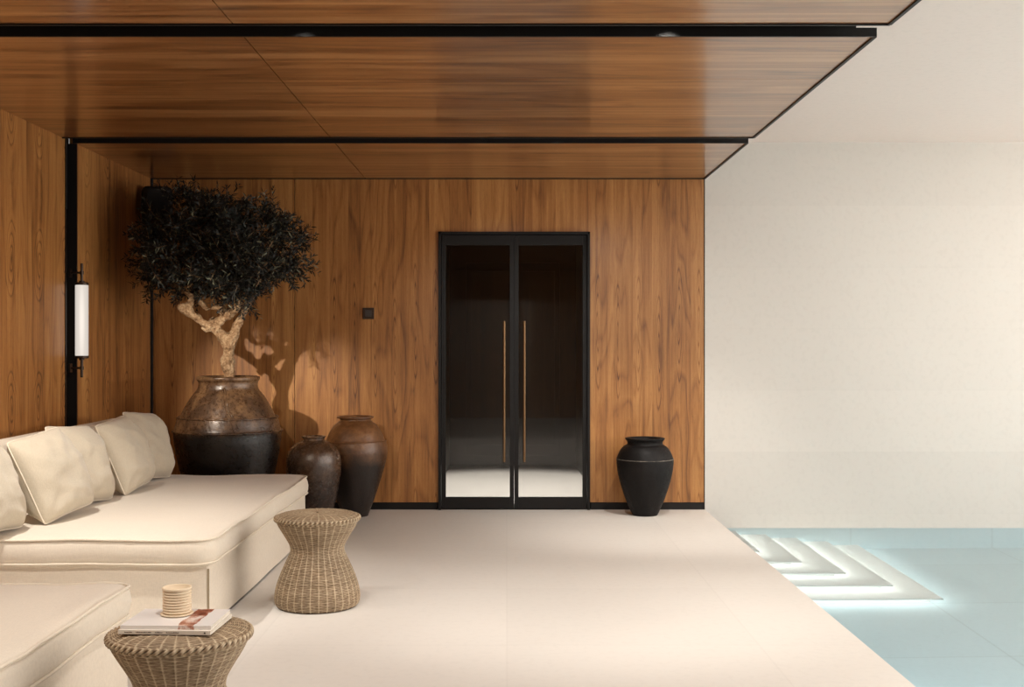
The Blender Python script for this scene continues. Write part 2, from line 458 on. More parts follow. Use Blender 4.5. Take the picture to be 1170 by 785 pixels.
# black recess channels in the slots between the canopy panels
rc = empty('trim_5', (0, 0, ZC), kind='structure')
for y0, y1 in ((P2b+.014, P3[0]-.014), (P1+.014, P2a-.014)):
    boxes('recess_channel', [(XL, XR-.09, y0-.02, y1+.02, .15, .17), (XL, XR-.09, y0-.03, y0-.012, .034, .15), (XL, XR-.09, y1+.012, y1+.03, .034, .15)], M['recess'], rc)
# pale pool hall: wall behind the pool, high ceiling
boxes('wall_pool', [(XR+.002, PX+.3, YB, YB+.3, ZW-.02, HZ)], M['white_wall'], kind='structure')
boxes('ceiling.001', [(XL-.3, PX+.3, YN, YB+.3, HZ, HZ+.1)], M['white_ceiling'], kind='structure')

# pool
PB = -1.09
boxes('pool_basin', [(XR, PX+.3, YN, YB+.3, PB-.1, PB), (XR-.02, XR, YN, YB, PB, -.02), (PX, PX+.3, YN, YB, PB, 0), (XR, PX, YB, YB+.3, PB, ZW-.02), (XR, PX, YN-.2, YN, PB, 0)], M['pool_tile'], kind='structure')
st = empty('pool_steps', (XR, YB, PB), kind='structure')
riser = .156
for k in range(1, 6):
    zt = (ZW - riser*k) - PB
    xk, yk = .26*k, -(YB-(8.97-.241*k))
    nz = .035
    boxes('step_riser', [(0, xk-nz-.03, yk+nz+.03, 0, 0 if k == 5 else zt-riser+.001, zt-.035)], M['pool_step'], st)
    boxes('step_tread', [(0, xk, yk, 0, zt-.035, zt)], M['pool_step'], st, bevel=.004)
    boxes('light_strip', [(0.01, xk-nz-.012, yk+nz+.014, yk+nz+.03, zt-.052, zt-.036), (xk-nz-.03, xk-nz-.014, yk+nz+.014, -.01, zt-.052, zt-.036)], M['led'], st)
LEDS = []
for k in range(1, 6):
    zt = ZW-riser*k; xk = XR+.26*k; yk = 8.97-.241*k
    LEDS.append(((XR+xk-.05)/2, yk+.036, zt-.055, xk-XR-.05, 0.0))
    LEDS.append((xk-.036, (yk+YB)/2+.02, zt-.055, YB-yk-.06, PI/2))
# water surface: a very slightly rippled sheet
nx, ny = 50, 90
V = []
for j in range(ny+1):
    for i in range(nx+1):
        x = XR+(PX-XR)*i/nx; y = YN+(YB-YN)*j/ny
        V.append((x, y, ZW))
me = bpy.data.meshes.new('w'); me.from_pydata(V, [], [(j*(nx+1)+i, j*(nx+1)+i+1, (j+1)*(nx+1)+i+1, (j+1)*(nx+1)+i) for j in range(ny) for i in range(nx)])
o = link('pool_water', me, M['water'], smooth=True)
tag(o, 'clear still turquoise water filling the pool beside the stone deck', 'water', kind='stuff')

# doors ---------------------------------------------------------------
dr = empty('door_1', ((DX0+DX1)/2, YB, 0), kind='structure')
w = (DX1-DX0)/2
boxes('door_frame', [(-w, -w+.022, -.03, .12, 0, DZ), (w-.022, w, -.03, .12, 0, DZ), (-w, w, -.03, .12, DZ-.022, DZ)], M['black'], dr, bevel=.002)
for sx in (-1, 1):
    lf = empty('door_leaf', (0, 0, 0)); lf.parent = dr
    a, c = (-w+.026, -.0012) if sx < 0 else (.0012, w-.026)
    z0, z1 = .008, DZ-.026
    sw = .036
    boxes('leaf_frame', [(a, a+sw, 0, .045, z0, z1), (c-sw, c, 0, .045, z0, z1), (a+sw, c-sw, 0, .045, z1-.085, z1), (a+sw, c-sw, 0, .045, z0, z0+.095)], M['black'], lf, bevel=.0015)
    boxes('pane', [(a+sw, c-sw, .018, .026, z0+.095, z1-.085)], M['glass'], lf)
    hx = -.085 if sx < 0 else .085
    V1, F1 = tube_mesh([(hx, -.05, .41), (hx, -.05, 1.60)], .0115, n=14)
    V2, F2 = tube_mesh([(hx, -.05, .50), (hx, .005, .50)], .007, n=10)
    V3, F3 = tube_mesh([(hx, -.05, 1.51), (hx, .005, 1.51)], .007, n=10)
    raw('handle', *join_meshes([(V1, F1), (V2, F2), (V3, F3)]), M['brass'], lf, smooth=False)
# lobby behind the glass
IY = 13.14
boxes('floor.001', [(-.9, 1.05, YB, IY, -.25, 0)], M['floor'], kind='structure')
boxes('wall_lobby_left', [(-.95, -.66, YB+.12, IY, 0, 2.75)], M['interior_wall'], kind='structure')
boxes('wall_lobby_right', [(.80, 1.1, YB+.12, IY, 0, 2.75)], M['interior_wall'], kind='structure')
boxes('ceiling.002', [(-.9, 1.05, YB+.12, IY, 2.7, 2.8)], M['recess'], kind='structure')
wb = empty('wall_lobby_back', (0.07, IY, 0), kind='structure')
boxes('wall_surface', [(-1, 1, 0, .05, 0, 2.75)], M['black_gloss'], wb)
boxes('panel_moulding', sum([[(x0, x1, -.016, 0, z0, z0+.02), (x0, x1, -.016, 0, z1-.02, z1), (x0, x0+.02, -.016, 0, z0, z1), (x1-.02, x1, -.016, 0, z0, z1)] for x0, x1, z0, z1 in ((-.56, -.03, .10, 2.36), (.03, .56, .10, 2.36), (-.50, -.09, .22, 2.26), (.09, .50, .22, 2.26))], []), M['black_gloss'], wb)

# switch plate ---------------------------------------------------------
sw_ = empty('wall_switch', (-1.174, YB, 1.665), label='small square dark bronze switch plate on the wooden back wall', cat='switch')
boxes('plate', [(-.048, .048, -.009, 0, -.048, .048)], M['switch'], sw_, bevel=.003)
boxes('button', [(-.027, .027, -.014, -.008, -.027, .027)], M['switch_in'], sw_, bevel=.002)

# speaker --------------------------------------------------------------
sp = empty('wall_speaker', (-2.875, 9.36, 2.42), rz=math.radians(22), label='black loudspeaker mounted high in the corner above the olive tree', cat='speaker')
V = []; ol = []
nn = 40
for lev, (z, s_) in enumerate([(-.01, .80), (0, .88), (.03, .97), (.10, 1.0), (.20, 1.0), (.245, .985), (.27, .93), (.283, .80), (.287, .5), (.288, .05)]):
    for k in range(nn):
        an = 2*PI*k/nn; cx, sy = math.cos(an), math.sin(an)
        e = .5
        V.append((.125*s_*math.copysign(abs(cx)**e, cx), .095*s_*math.copysign(abs(sy)**e, sy), z-.01))
Fc = grid_faces(10, nn)+[tuple(range(nn))[::-1], tuple(9*nn+k for k in range(nn))]
raw('cabinet', V, Fc, M['speaker'], sp)
boxes('grille', [(-.09, .09, -.101, -.088, .02, .22)], M['recess'], sp, bevel=.004)
boxes('bracket', [(-.03, .03, .085, .2, .08, .13)], M['speaker'], sp)

# sconce ---------------------------------------------------------------
sc_ = empty('wall_sconce', (-2.945, 7.885, 0), label='lit opal glass tube wall lamp with dark bronze caps and rods', cat='wall lamp')
def cyl(name, r, z0, z1, mat, parent, x=0, y=0, n=32, bev=True):
    b_ = min(.004, r*.3)
    prof = [(.0005, z0), (r-b_, z0), (r, z0+b_), (r, z1-b_), (r-b_, z1), (.0005, z1)]
    V, Fc = lathe(prof, n)
    o = raw(name, [(v[0]+x, v[1]+y, v[2]) for v in V], Fc, mat, parent, smooth=False)
    return o
zt0, zt1 = 1.325, 1.815
cyl('glass_tube', .044, zt0, zt1, M['tube'], sc_).data.polygons.foreach_set('use_smooth', [True]*((5*32)+1))
cyl('end_cap', .047, zt1, zt1+.018, M['bronze'], sc_); cyl('end_cap', .047, zt0-.018, zt0, M['bronze'], sc_)
for z0, z1, zm in ((zt1+.018, zt1+.15, zt1+.085), (zt0-.15, zt0-.018, zt0-.085)):
    V1 = tube_mesh([(0, 0, z0), (0, 0, z1)], .009, n=12)
    V2 = tube_mesh([(0, 0, zm), (-.075, 0, zm)], .007, n=12)
    V3 = tube_mesh([(0, 0, z0), (0, 0, z0+.012)] if z0 > 1.5 else [(0, 0, z1-.012), (0, 0, z1)], .018, n=16)
    V4 = tube_mesh([(0, 0, zm-.012), (0, 0, zm+.012)], .014, n=12)
    raw('rod', *join_meshes([V1, V2, V3, V4]), M['bronze'], sc_, smooth=False)
    boxes('rod_plate', [(-.085, -.073, -.02, .02, zm-.03, zm+.03)], M['bronze'], sc_)

# ------------------------------------------------------------------ daybeds
def rrect(x0, x1, y0, y1, radii, n=14, step=.05):
    """closed outline, radii per corner order: (x1,y0),(x1,y1),(x0,y1),(x0,y0)"""
    pts = []
    cs = [((x1, y0), -90), ((x1, y1), 0), ((x0, y1), 90), ((x0, y0), 180)]
    sg = [(-1, 1), (-1, -1), (1, -1), (1, 1)]
    for (c, a0), r, s in zip(cs, radii, sg):
        cx, cy = c[0]+s[0]*r, c[1]+s[1]*r
        for k in range(n+1):
            an = math.radians(a0+90*k/n)
            pts.append(Vector((cx+r*math.cos(an), cy+r*math.sin(an))))
    out = []
    for i, p in enumerate(pts):
        q = pts[(i+1) % len(pts)]; L = (q-p).length; m = max(1, int(L/step))
        for k in range(m): out.append(p+(q-p)*k/m)
    return out
def mattress(parent, x0, x1, y0, y1, z0, z1, radii, crown=.02, seed=0.0, wob=.010):
    ol = rrect(x0, x1, y0, y1, radii)
    n = len(ol); cx, cy = (x0+x1)/2, (y0+y1)/2; hx, hy = (x1-x0)/2, (y1-y0)/2
    nrm = []
    for i in range(n):
        t = (ol[(i+1) % n]-ol[i-1]).normalized(); nrm.append(Vector((t.y, -t.x)))
    rows = []
    def ring(inset, z, wz=0.0, bulge=0.0):
        r = []
        for i, p in enumerate(ol):
            q = p - nrm[i]*inset
            nz_ = noise.noise(Vector((p.x*3.1+seed, p.y*3.1, z*8)))
            nf = noise.noise(Vector((p.x*11+seed, p.y*11, z*14)))
            q = q+nrm[i]*(bulge*(1+nf*.6)+nz_*.008)
            r.append(Vector((q.x, q.y, z+wz*(noise.noise(Vector((p.x*2.3+seed, p.y*2.3, 5)))+.35*noise.noise(Vector((p.x*8+seed, p.y*8, 9)))))))
        return r
    H = z1-z0
    prof = [(.05, z0+.002, 0, 0), (.006, z0+.004, wob*.5, 0), (0, z0+.012, wob*.6, .0), (0, z0+H*.28, 0, .008), (0, z0+H*.5, 0, .011), (0, z0+H*.75, 0, .008), (0, z1-.012, wob, 0), (.006, z1-.004, wob, 0), (.018, z1+.001, wob, 0), (.05, z1+.006, wob*.8, 0)]
    V = []
    for a in prof: V += ring(*a)
    base = ring(.05, z1+.006, wob*.8, 0)
    NR = 16
    for k in range(1, NR+1):
        t = k/NR
        for i in range(n):
            p = base[i]
            # shrink towards the long medial line
            tx, ty = cx, min(max(p.y, y0+hx*.98), y1-hx*.98) if hy > hx else p.y
            q = Vector((p.x+(tx-p.x)*t, p.y+(ty-p.y)*t))
            d = min(q.x-x0, x1-q.x, q.y-y0, y1-q.y)
            sm = 1-math.exp(-(d/.07)**2)
            z = z1+.006+crown*(1-math.exp(-(d*3.2)**2)) + sm*(.006*noise.noise(Vector((q.x*2.2+seed, q.y*2.2, 1))) + .002*noise.noise(Vector((q.x*9+seed, q.y*9, 4)))) + (p.z-z1-.006)*(1-sm)
            V.append(Vector((q.x, q.y, z)))
    rowsn = len(V)//n
    Fc = grid_faces(rowsn, n)+[tuple(range(n))[::-1]]
    m = raw('mattress', V, Fc, M['linen'], parent)
    for (zz, w_) in ((z1-.002, wob), (z0+.008, wob*.6)):
        r = ring(-.002, zz, w_)
        V2, F2 = tube_mesh(r, .0062, closed=True, n=8)
        raw('piping', V2, F2, M['piping'], m)
    return m
def skirt(parent, x0, x1, y0, y1, z0, z1, split=True, seed=0, rad=.012):
    ol = rrect(x0, x1, y0, y1, (rad,)*4, n=4, step=.06)
    n = len(ol); V = []
    levels = [z1, z1-.02]+[z1-.02-(z1-.02-z0)*k/6 for k in range(1, 7)]
    for li, z in enumerate(levels):
        for i, p in enumerate(ol):
            t = (ol[(i+1) % n]-ol[i-1]).normalized(); nn_ = Vector((t.y, -t.x))
            dd = (.005*noise.noise(Vector((p.x*2+seed, p.y*2, z*2)))+.004*(z1-z)/(z1-z0))
            zz = z + (.012*noise.noise(Vector((p.x*1.7+seed, p.y*1.7, 3))) if li == len(levels)-1 else 0)
            q = p+nn_*dd; V.append((q.x, q.y, zz))
    Fc = grid_faces(len(levels), n)+[tuple(range(n))]
    b_ = raw('slipcover_skirt', V, [f[::-1] for f in Fc], M['linen'], parent)
    top = [Vector((p.x, p.y, z1-.004)) for p in ol]
    V2, F2 = tube_mesh(top, .0055, closed=True, n=8); raw('skirt_piping', V2, F2, M['piping'], b_)
    if split:   # kick pleat split: thin tan strip painted as its shade
        boxes('pleat_shade', [(x1-.006, x1+.004, y0-.0015, y0+.003, z0+.01, z1-.02)], M['fold'], b_)
    boxes('plinth', [(x0+.04, x1-.04, y0+.04, y1-.04, -0.0, z0+.01)], M['grout'], parent)
    return b_

SY0, SY1, SX0, SX1 = 5.556, 8.27, -2.99, -1.462
d1 = empty('daybed', ((SX0+SX1)/2, (SY0+SY1)/2, 0), label='large cream linen daybed with piped mattress, against the left wooden wall', cat='daybed')
hx, hy = (SX1-SX0)/2, (SY1-SY0)/2
mattress(d1, -hx, hx+.022, -hy-.01, hy, .325, .452, (.10, .075, .065, .065), crown=.012, seed=1.3, wob=.009)
skirt(d1, -hx, hx, -hy+.02, hy-.01, .011, .326, seed=2)
d2 = empty('daybed', (-2.25, 3.35, 0), label='nearer cream linen daybed, cut off by the left edge of the photo', cat='daybed')
mattress(d2, -.745, .755, -1.2, 1.205, .325, .452, (.065, .065, .065, .065), crown=.012, seed=7.7, wob=.014)
skirt(d2, -.735, .735, -1.19, 1.19, .012, .326, seed=9, split=False)

# ------------------------------------------------------------------ cushions
def pillow_mesh(w, h, t, seed=0, n=34, p=.46, pinch=.055, lip=True):
    V = []; Fc = []
    idx = {}
    def P(u, v, s):
        k = (1-abs(u)**3)*(1-abs(v)**3)
        x = w/2*u*(1-pinch*(1-abs(v)**2)*abs(u)**3*1.0)
        z = h/2*v*(1-pinch*(1-abs(u)**2)*abs(v)**3*1.0)
        x *= 1-.03*abs(v)**9; z *= 1-.03*abs(u)**9
        th = t/2*max(0, k)**p
        nz_ = noise.noise(Vector((x*5+seed, z*5, s*3)))*.24 + noise.noise(Vector((x*13+seed, z*13, s*5)))*.11 + noise.noise(Vector((x*7+z*18+seed, z*6-x*5, s*5)))*.07
        # creases running in from the corners
        c = abs(abs(u)-abs(v)); cr = math.exp(-(c*7)**2)*max(0, (max(abs(u), abs(v))-.45))*.5
        th *= (1+nz_-cr)
        # belly sags to the bottom
        th *= 1+.12*(-v)
        return Vector((x, s*th, z))
    for s in (-1, 1):
        for j in range(n+1):
            for i in range(n+1):
                u = -1+2*i/n; v = -1+2*j/n
                u = math.sin(u*PI/2)*.55+u*.45; v = math.sin(v*PI/2)*.55+v*.45
                border = i in (0, n) or j in (0, n)
                if s == 1 and border: idx[(s, i, j)] = idx[(-1, i, j)]; continue
                idx[(s, i, j)] = len(V); V.append(P(u, v, s))
        for j in range(n):
            for i in range(n):
                q = (idx[(s, i, j)], idx[(s, i+1, j)], idx[(s, i+1, j+1)], idx[(s, i, j+1)])
                Fc.append(q if s < 0 else q[::-1])
    loop = [idx[(-1, i, 0)] for i in range(n)]+[idx[(-1, n, j)] for j in range(n)]+[idx[(-1, i, n)] for i in range(n, 0, -1)]+[idx[(-1, 0, j)] for j in range(n, 0, -1)]
    return V, Fc, [V[i] for i in loop]
def pillow(name, loc, w, h, t, yaw, lean, roll=0, seed=0, mat='linen_pillow', label='', cat='cushion', group=None, **kw):
    """local -Y is the front face; yaw turns it, lean tips the top backwards."""
    V, Fc, loop = pillow_mesh(w, h, t, seed, **kw)
    R = Matrix.Rotation(math.radians(yaw), 4, 'Z') @ Matrix.Rotation(-math.radians(lean), 4, 'X') @ Matrix.Rotation(math.radians(roll), 4, 'Y')
    V = [R @ v for v in V]; loop = [R @ v for v in loop]
    zm = min(v.z for v in V)
    o = raw(name, [(v.x, v.y, v.z-zm) for v in V], Fc, M[mat], None, loc)
    V2, F2 = tube_mesh([(v.x, v.y, v.z-zm) for v in loop], .0042, closed=True, n=6)
    raw('piping', V2, F2, M['piping'], o)
    tag(o, label, cat, group); return o
ZM = .474
# yaw 90 -> front faces +X
G = None
pillow('back_cushion', (-2.83, 6.34, ZM), 1.50, .40, .19, 90, 9, seed=4, mat='linen', label='long cream back cushion on the far daybed, behind the two front pillows', cat='back cushion', pinch=.02, p=.32)
pillow('back_cushion', (-2.80, 7.72, ZM), 1.05, .40, .22, 90, 9, seed=14, mat='linen', label='cream back cushion on the far daybed behind the two rear pillows', cat='back cushion', pinch=.02, p=.32)
PS = [
    ('leftmost square cream pillow, partly cut off by the left edge of the photo', -2.585, 5.60, 84, 20, 3, 1),
    ('square cream pillow second from the left, turned towards the camera', -2.45, 6.12, 79, 24, -6, 2),
    ('square cream pillow third from the left, tucked behind its bigger neighbour', -2.50, 6.66, 83, 21, 4, 3),
    ('square cream pillow leaning by the dark wall channel, with its back seam showing', -2.44, 7.25, 88, 22, -4, 5),
    ('farthest square cream pillow, nearest the big jar with the tree', -2.47, 7.81, 86, 18, 5, 6),
]
for lb, x, y, yaw, lean, roll, sd in PS:
    pillow('scatter_pillow', (x, y, ZM-.002), .50, .47, .235, yaw, lean, roll, seed=sd*3.7, label=lb, p=.45, pinch=.03)

# ------------------------------------------------------------------ rattan stools
def weave(profile, stakes, pitch, amp, name, parent, sub=5, seg=8):
    pts = interp_profile(profile, 12)
    L = [0]
    for a, c in zip(pts[:-1], pts[1:]): L.append(L[-1]+math.hypot(c[0]-a[0], c[1]-a[1]))
    rows = int(L[-1]/pitch); n = rows*sub+1
    s = np.linspace(0, rows*pitch, n)
    r = np.interp(s, L, [p[0] for p in pts]); z = np.interp(s, L, [p[1] for p in pts])
    dr_ = np.gradient(r, s); dz_ = np.gradient(z, s)
    nl = np.hypot(dr_, dz_); nr, nz_ = dz_/nl, -dr_/nl
    m = stakes*seg; th = np.arange(m)*2*np.pi/m
    T, Sg = np.meshgrid(th, s)
    v = Sg/pitch; row = np.floor(v); f = v-row
    rr = np.sqrt(np.clip(1-(2*f-1)**2, 0, 1))
    over = .5+.5*np.cos(stakes*T/2+np.pi*row)
    weft = rr*(.45+.55*over)
    stake = np.clip(np.cos(stakes*T), 0, 1)**5*.98
    weft = rr*(.55+.28*over)
    h = np.maximum(weft, stake)
    rng = np.random.default_rng(3)
    rowtone = rng.random(rows+2)[row.astype(int)]
    fade = np.clip(r/.06, 0, 1)[:, None]
    R = r[:, None]+nr[:, None]*h*amp*fade; Z = z[:, None]+nz_[:, None]*h*amp*fade
    X = R*np.cos(T); Y = R*np.sin(T)
    V = np.stack([X, Y, Z], -1).reshape(-1, 3)
    idx = np.arange(n*m).reshape(n, m); a = idx[:-1]; c = idx[1:]
    Fq = np.stack([a, np.roll(a, -1, 1), np.roll(c, -1, 1), c], -1).reshape(-1, 4)
    me = bpy.data.meshes.new(name)
    me.vertices.add(len(V)); me.vertices.foreach_set('co', V.ravel())
    me.loops.add(Fq.size); me.loops.foreach_set('vertex_index', Fq.ravel().astype(np.int32))
    me.polygons.add(len(Fq)); me.polygons.foreach_set('loop_start', np.arange(0, Fq.size, 4, dtype=np.int32))
    me.update(calc_edges=True)
    at = me.attributes.new('weave', 'FLOAT', 'POINT')
    tone = h*.80-.06+rowtone*.20*np.ones_like(h)+stake*.02  # shading put into the colour: crevices darker, raised strands lighter
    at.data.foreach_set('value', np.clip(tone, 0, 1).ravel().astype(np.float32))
    return link(name, me, M['wicker'], parent, smooth=True)
def add_tone(o, fn):
    me = o.data; at = me.attributes.new('weave', 'FLOAT', 'POINT')
    at.data.foreach_set('value', [fn(v.co) for v in me.vertices])
def make_stool():
    root = empty('rattan_stool', (0, 0, 0))
    body = [(.205, .004), (.218, .018), (.224, .045), (.217, .10), (.196, .165), (.168, .23), (.143, .285), (.139, .305), (.146, .335), (.168, .375), (.196, .42), (.218, .462)]
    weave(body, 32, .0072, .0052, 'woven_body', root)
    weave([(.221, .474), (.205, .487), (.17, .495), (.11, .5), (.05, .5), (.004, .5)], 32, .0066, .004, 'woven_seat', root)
    parts = []
    N = 260
    for k in range(3):
        pts = []
        for i in range(N):
            a = 2*PI*i/N; ph = a*19+2*PI*k/3
            rr = .2215+.0062*math.cos(ph); z = .471+.0085*math.sin(ph)
            pts.append((rr*math.cos(a), rr*math.sin(a), z))
        parts.append(tube_mesh(pts, .0058, closed=True, n=7))
    o = raw('braided_rim', *join_meshes(parts), M['wicker'], root)
    add_tone(o, lambda c: .62+.30*math.sin(math.atan2(c.y, c.x)*57))
    pts = [(.207*math.cos(2*PI*i/90), .207*math.sin(2*PI*i/90), .006) for i in range(90)]
    o = raw('base_ring', *tube_mesh(pts, .006, closed=True, n=7), M['wicker'], root); add_tone(o, lambda c: .1)
    return root
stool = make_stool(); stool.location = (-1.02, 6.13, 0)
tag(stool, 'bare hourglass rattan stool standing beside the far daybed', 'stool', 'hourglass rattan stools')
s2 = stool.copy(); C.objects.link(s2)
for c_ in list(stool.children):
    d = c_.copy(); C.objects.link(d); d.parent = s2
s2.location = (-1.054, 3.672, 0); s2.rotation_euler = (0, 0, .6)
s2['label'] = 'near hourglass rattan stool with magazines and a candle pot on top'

# magazines and candle ---------------------------------------------------
def magazine(loc, rz, label, thick, cov, w=.292, d=.225):
    t = empty('magazine', loc, rz, label=label, cat='magazine', group='magazines on the near rattan stool')
    boxes('pages', [(-w/2+.002, w/2-.001, -d/2+.001, d/2-.001, .0008, thick-.0008)], M['paper'], t)
    boxes('cover', [(-w/2, w/2, -d/2, d/2, thick-.0008, thick), (-w/2, w/2, -d/2, d/2, 0, .0008), (-w/2, w/2, -d/2-.001, -d/2, 0, thick)], cov, t)
    return t
mz = .5045
m1 = magazine((-1.060, 3.655, mz), math.radians(-3), 'lower magazine of the stack, its cream spine printed with tiny dark type', .0125, M['cover_plain'], .292, .23)
m2 = magazine((-1.062, 3.665, mz+.0127), math.radians(-1.5), 'upper white magazine with a reddish brown picture on its cover', .0115, M['cover'], .286, .225)
# indistinct tiny print on the lower spine: short dark dashes
rnd = random.Random(5); x = -.125; L = []
for grp in (7, 16, 8, 12):
    for k in range(grp):
        ww = rnd.uniform(.0012, .003)
        L.append((x, x+ww, -.1165, -.1155, .0045, .0045+rnd.choice((.0022, .003)))); x += ww+.0011
    x += .011
L = [q for q in L if q[1] < .12]
boxes('spine_mark', [(.126, .131, -.1165, -.1155, .004, .0085)], M['ink'], m1)
boxes('spine_print', L, M['ink'], m1)
cp = empty('candle_pot', (-1.072, 3.70, mz+.0127+.0117), label='ribbed cream ceramic candle pot on a small saucer, on the magazines', cat='candle')
prof = [(.0005, .0), (.044, 0), (.0515, .003), (.053, .006), (.05, .007), (.038, .006), (.0005, .006)]
V, Fc = lathe(prof, 64); raw('saucer', V, Fc, M['ceramic'], cp)
prof = [(.0005, .0065), (.0405, .0065)]
nrib = 8
for k in range(nrib*8+1):
    t = k/(nrib*8); z = .008+.071*t
    prof.append((.0418+.0050*abs(math.sin(PI*t*nrib))-.0006, z))
prof += [(.0465, .082), (.0470, .088), (.0455, .0905), (.0425, .0905), (.0415, .088), (.0405, .065), (.0005, .065)]
V, Fc = lathe(prof, 72); raw('ribbed_pot', V, Fc, M['ceramic'], cp)
V, Fc = lathe([(.0005, .066), (.0400, .066), (.0402, .070), (.037, .0715), (.0005, .071)], 48); raw('wax', V, Fc, M['cover_plain'], cp)

# ------------------------------------------------------------------ jars
def jar(name, loc, outer, inner_r, mat, label, wob=.004, ridges=0.0, seed=0, inner_depth=.25):
    t = empty(name, loc, 0, label=label, cat='jar')
    prof = interp_profile(outer, 7)
    rt, zt = prof[-1]
    prof = prof+[(rt-.012, zt+.003), (inner_r, zt-.004), (inner_r-.004, zt-.03), (inner_r+.01, zt-.09), (inner_r+.05, zt-inner_depth)]
    prof = [(max(.001, outer[0][0]-.02), .0)]+prof
    V, Fc = lathe(prof, 120, wob, 2.6, ridges, seed)
    raw('jar_body', V, Fc, mat, t)
    return t
# big jar holding the tree
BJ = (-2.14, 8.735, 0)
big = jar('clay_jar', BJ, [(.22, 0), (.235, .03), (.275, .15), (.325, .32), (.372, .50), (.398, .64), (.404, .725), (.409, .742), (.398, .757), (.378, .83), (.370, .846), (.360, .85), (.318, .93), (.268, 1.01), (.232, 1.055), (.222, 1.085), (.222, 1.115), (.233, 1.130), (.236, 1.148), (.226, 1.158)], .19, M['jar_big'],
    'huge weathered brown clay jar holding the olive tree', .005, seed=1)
V, Fc = lathe([(.001, 1.09), (.10, 1.095), (.185, 1.085), (.2, 1.06)], 48, .004, 9); raw('soil', [v for v in V], [f[::-1] for f in Fc[:-1]], M['soil'], big)
def band(parent, r, z, tr=.007, mat='jar_big', n=140, amp=.004):
    pts = [((r+amp*math.sin(i*2.1))*math.cos(2*PI*i/n), (r+amp*math.sin(i*2.1))*math.sin(2*PI*i/n), z+amp*.6*math.sin(i*1.3)) for i in range(n)]
    raw('moulded_band', *tube_mesh(pts, tr, closed=True, n=8), M[mat], parent)
band(big, .374, .846, .007); band(big, .408, .742, .006)
# streak of dribbled glaze ridges on the big jar
def dribble(parent, prof, a0, a1, z0, z1, r=.006, mat='jar_big'):
    pp = interp_profile(prof, 7); zs = [p[1] for p in pp]; rs = [p[0] for p in pp]
    pts = []
    for k in range(24):
        t = k/23; z = z0+(z1-z0)*t; a = a0+(a1-a0)*t+.02*math.sin(t*9)
        rr = float(np.interp(z, zs, rs))+.001
        pts.append((rr*math.cos(a), rr*math.sin(a), z))
    raw('glaze_dribble', *tube_mesh(pts, lambda i: r*(.6+.4*math.sin(i*.9)), n=8), M[mat], parent)
BP = [(.398, .757), (.378, .83), (.360, .85), (.318, .93), (.268, 1.01), (.232, 1.055), (.222, 1.085)]
dribble(big, BP, -PI/2+.10, -PI/2+.42, 1.08, .78, .007); dribble(big, BP, -PI/2+.04, -PI/2+.34, 1.08, .76, .006)

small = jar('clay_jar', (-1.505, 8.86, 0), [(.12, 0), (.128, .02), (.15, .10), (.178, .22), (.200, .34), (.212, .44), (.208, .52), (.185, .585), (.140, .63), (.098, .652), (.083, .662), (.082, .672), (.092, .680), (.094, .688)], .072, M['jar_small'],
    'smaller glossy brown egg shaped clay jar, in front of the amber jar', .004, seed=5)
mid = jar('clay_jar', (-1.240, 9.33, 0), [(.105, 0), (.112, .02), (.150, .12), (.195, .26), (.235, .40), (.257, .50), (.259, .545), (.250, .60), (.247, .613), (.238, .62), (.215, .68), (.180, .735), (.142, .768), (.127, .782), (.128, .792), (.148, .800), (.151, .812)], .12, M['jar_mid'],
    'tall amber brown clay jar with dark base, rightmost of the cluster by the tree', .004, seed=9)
band(mid, .250, .612, .005, 'jar_mid', amp=.001); band(mid, .2585, .40, .004, 'jar_mid', amp=.001).__class__ if False else None
blk = jar('clay_jar', (1.137, 9.36, 0), [(.10, 0), (.107, .01), (.130, .06), (.170, .16), (.205, .27), (.226, .36), (.233, .42), (.234, .452), (.229, .475), (.208, .525), (.178, .562), (.152, .578), (.145, .59), (.148, .608), (.160, .622), (.163, .632)], .125, M['jar_black'],
    'matt black clay jar with a thin chalky line, standing alone right of the doors', .003, seed=13)
band(blk, .2325, .462, .0035, 'chalk', amp=.0008)

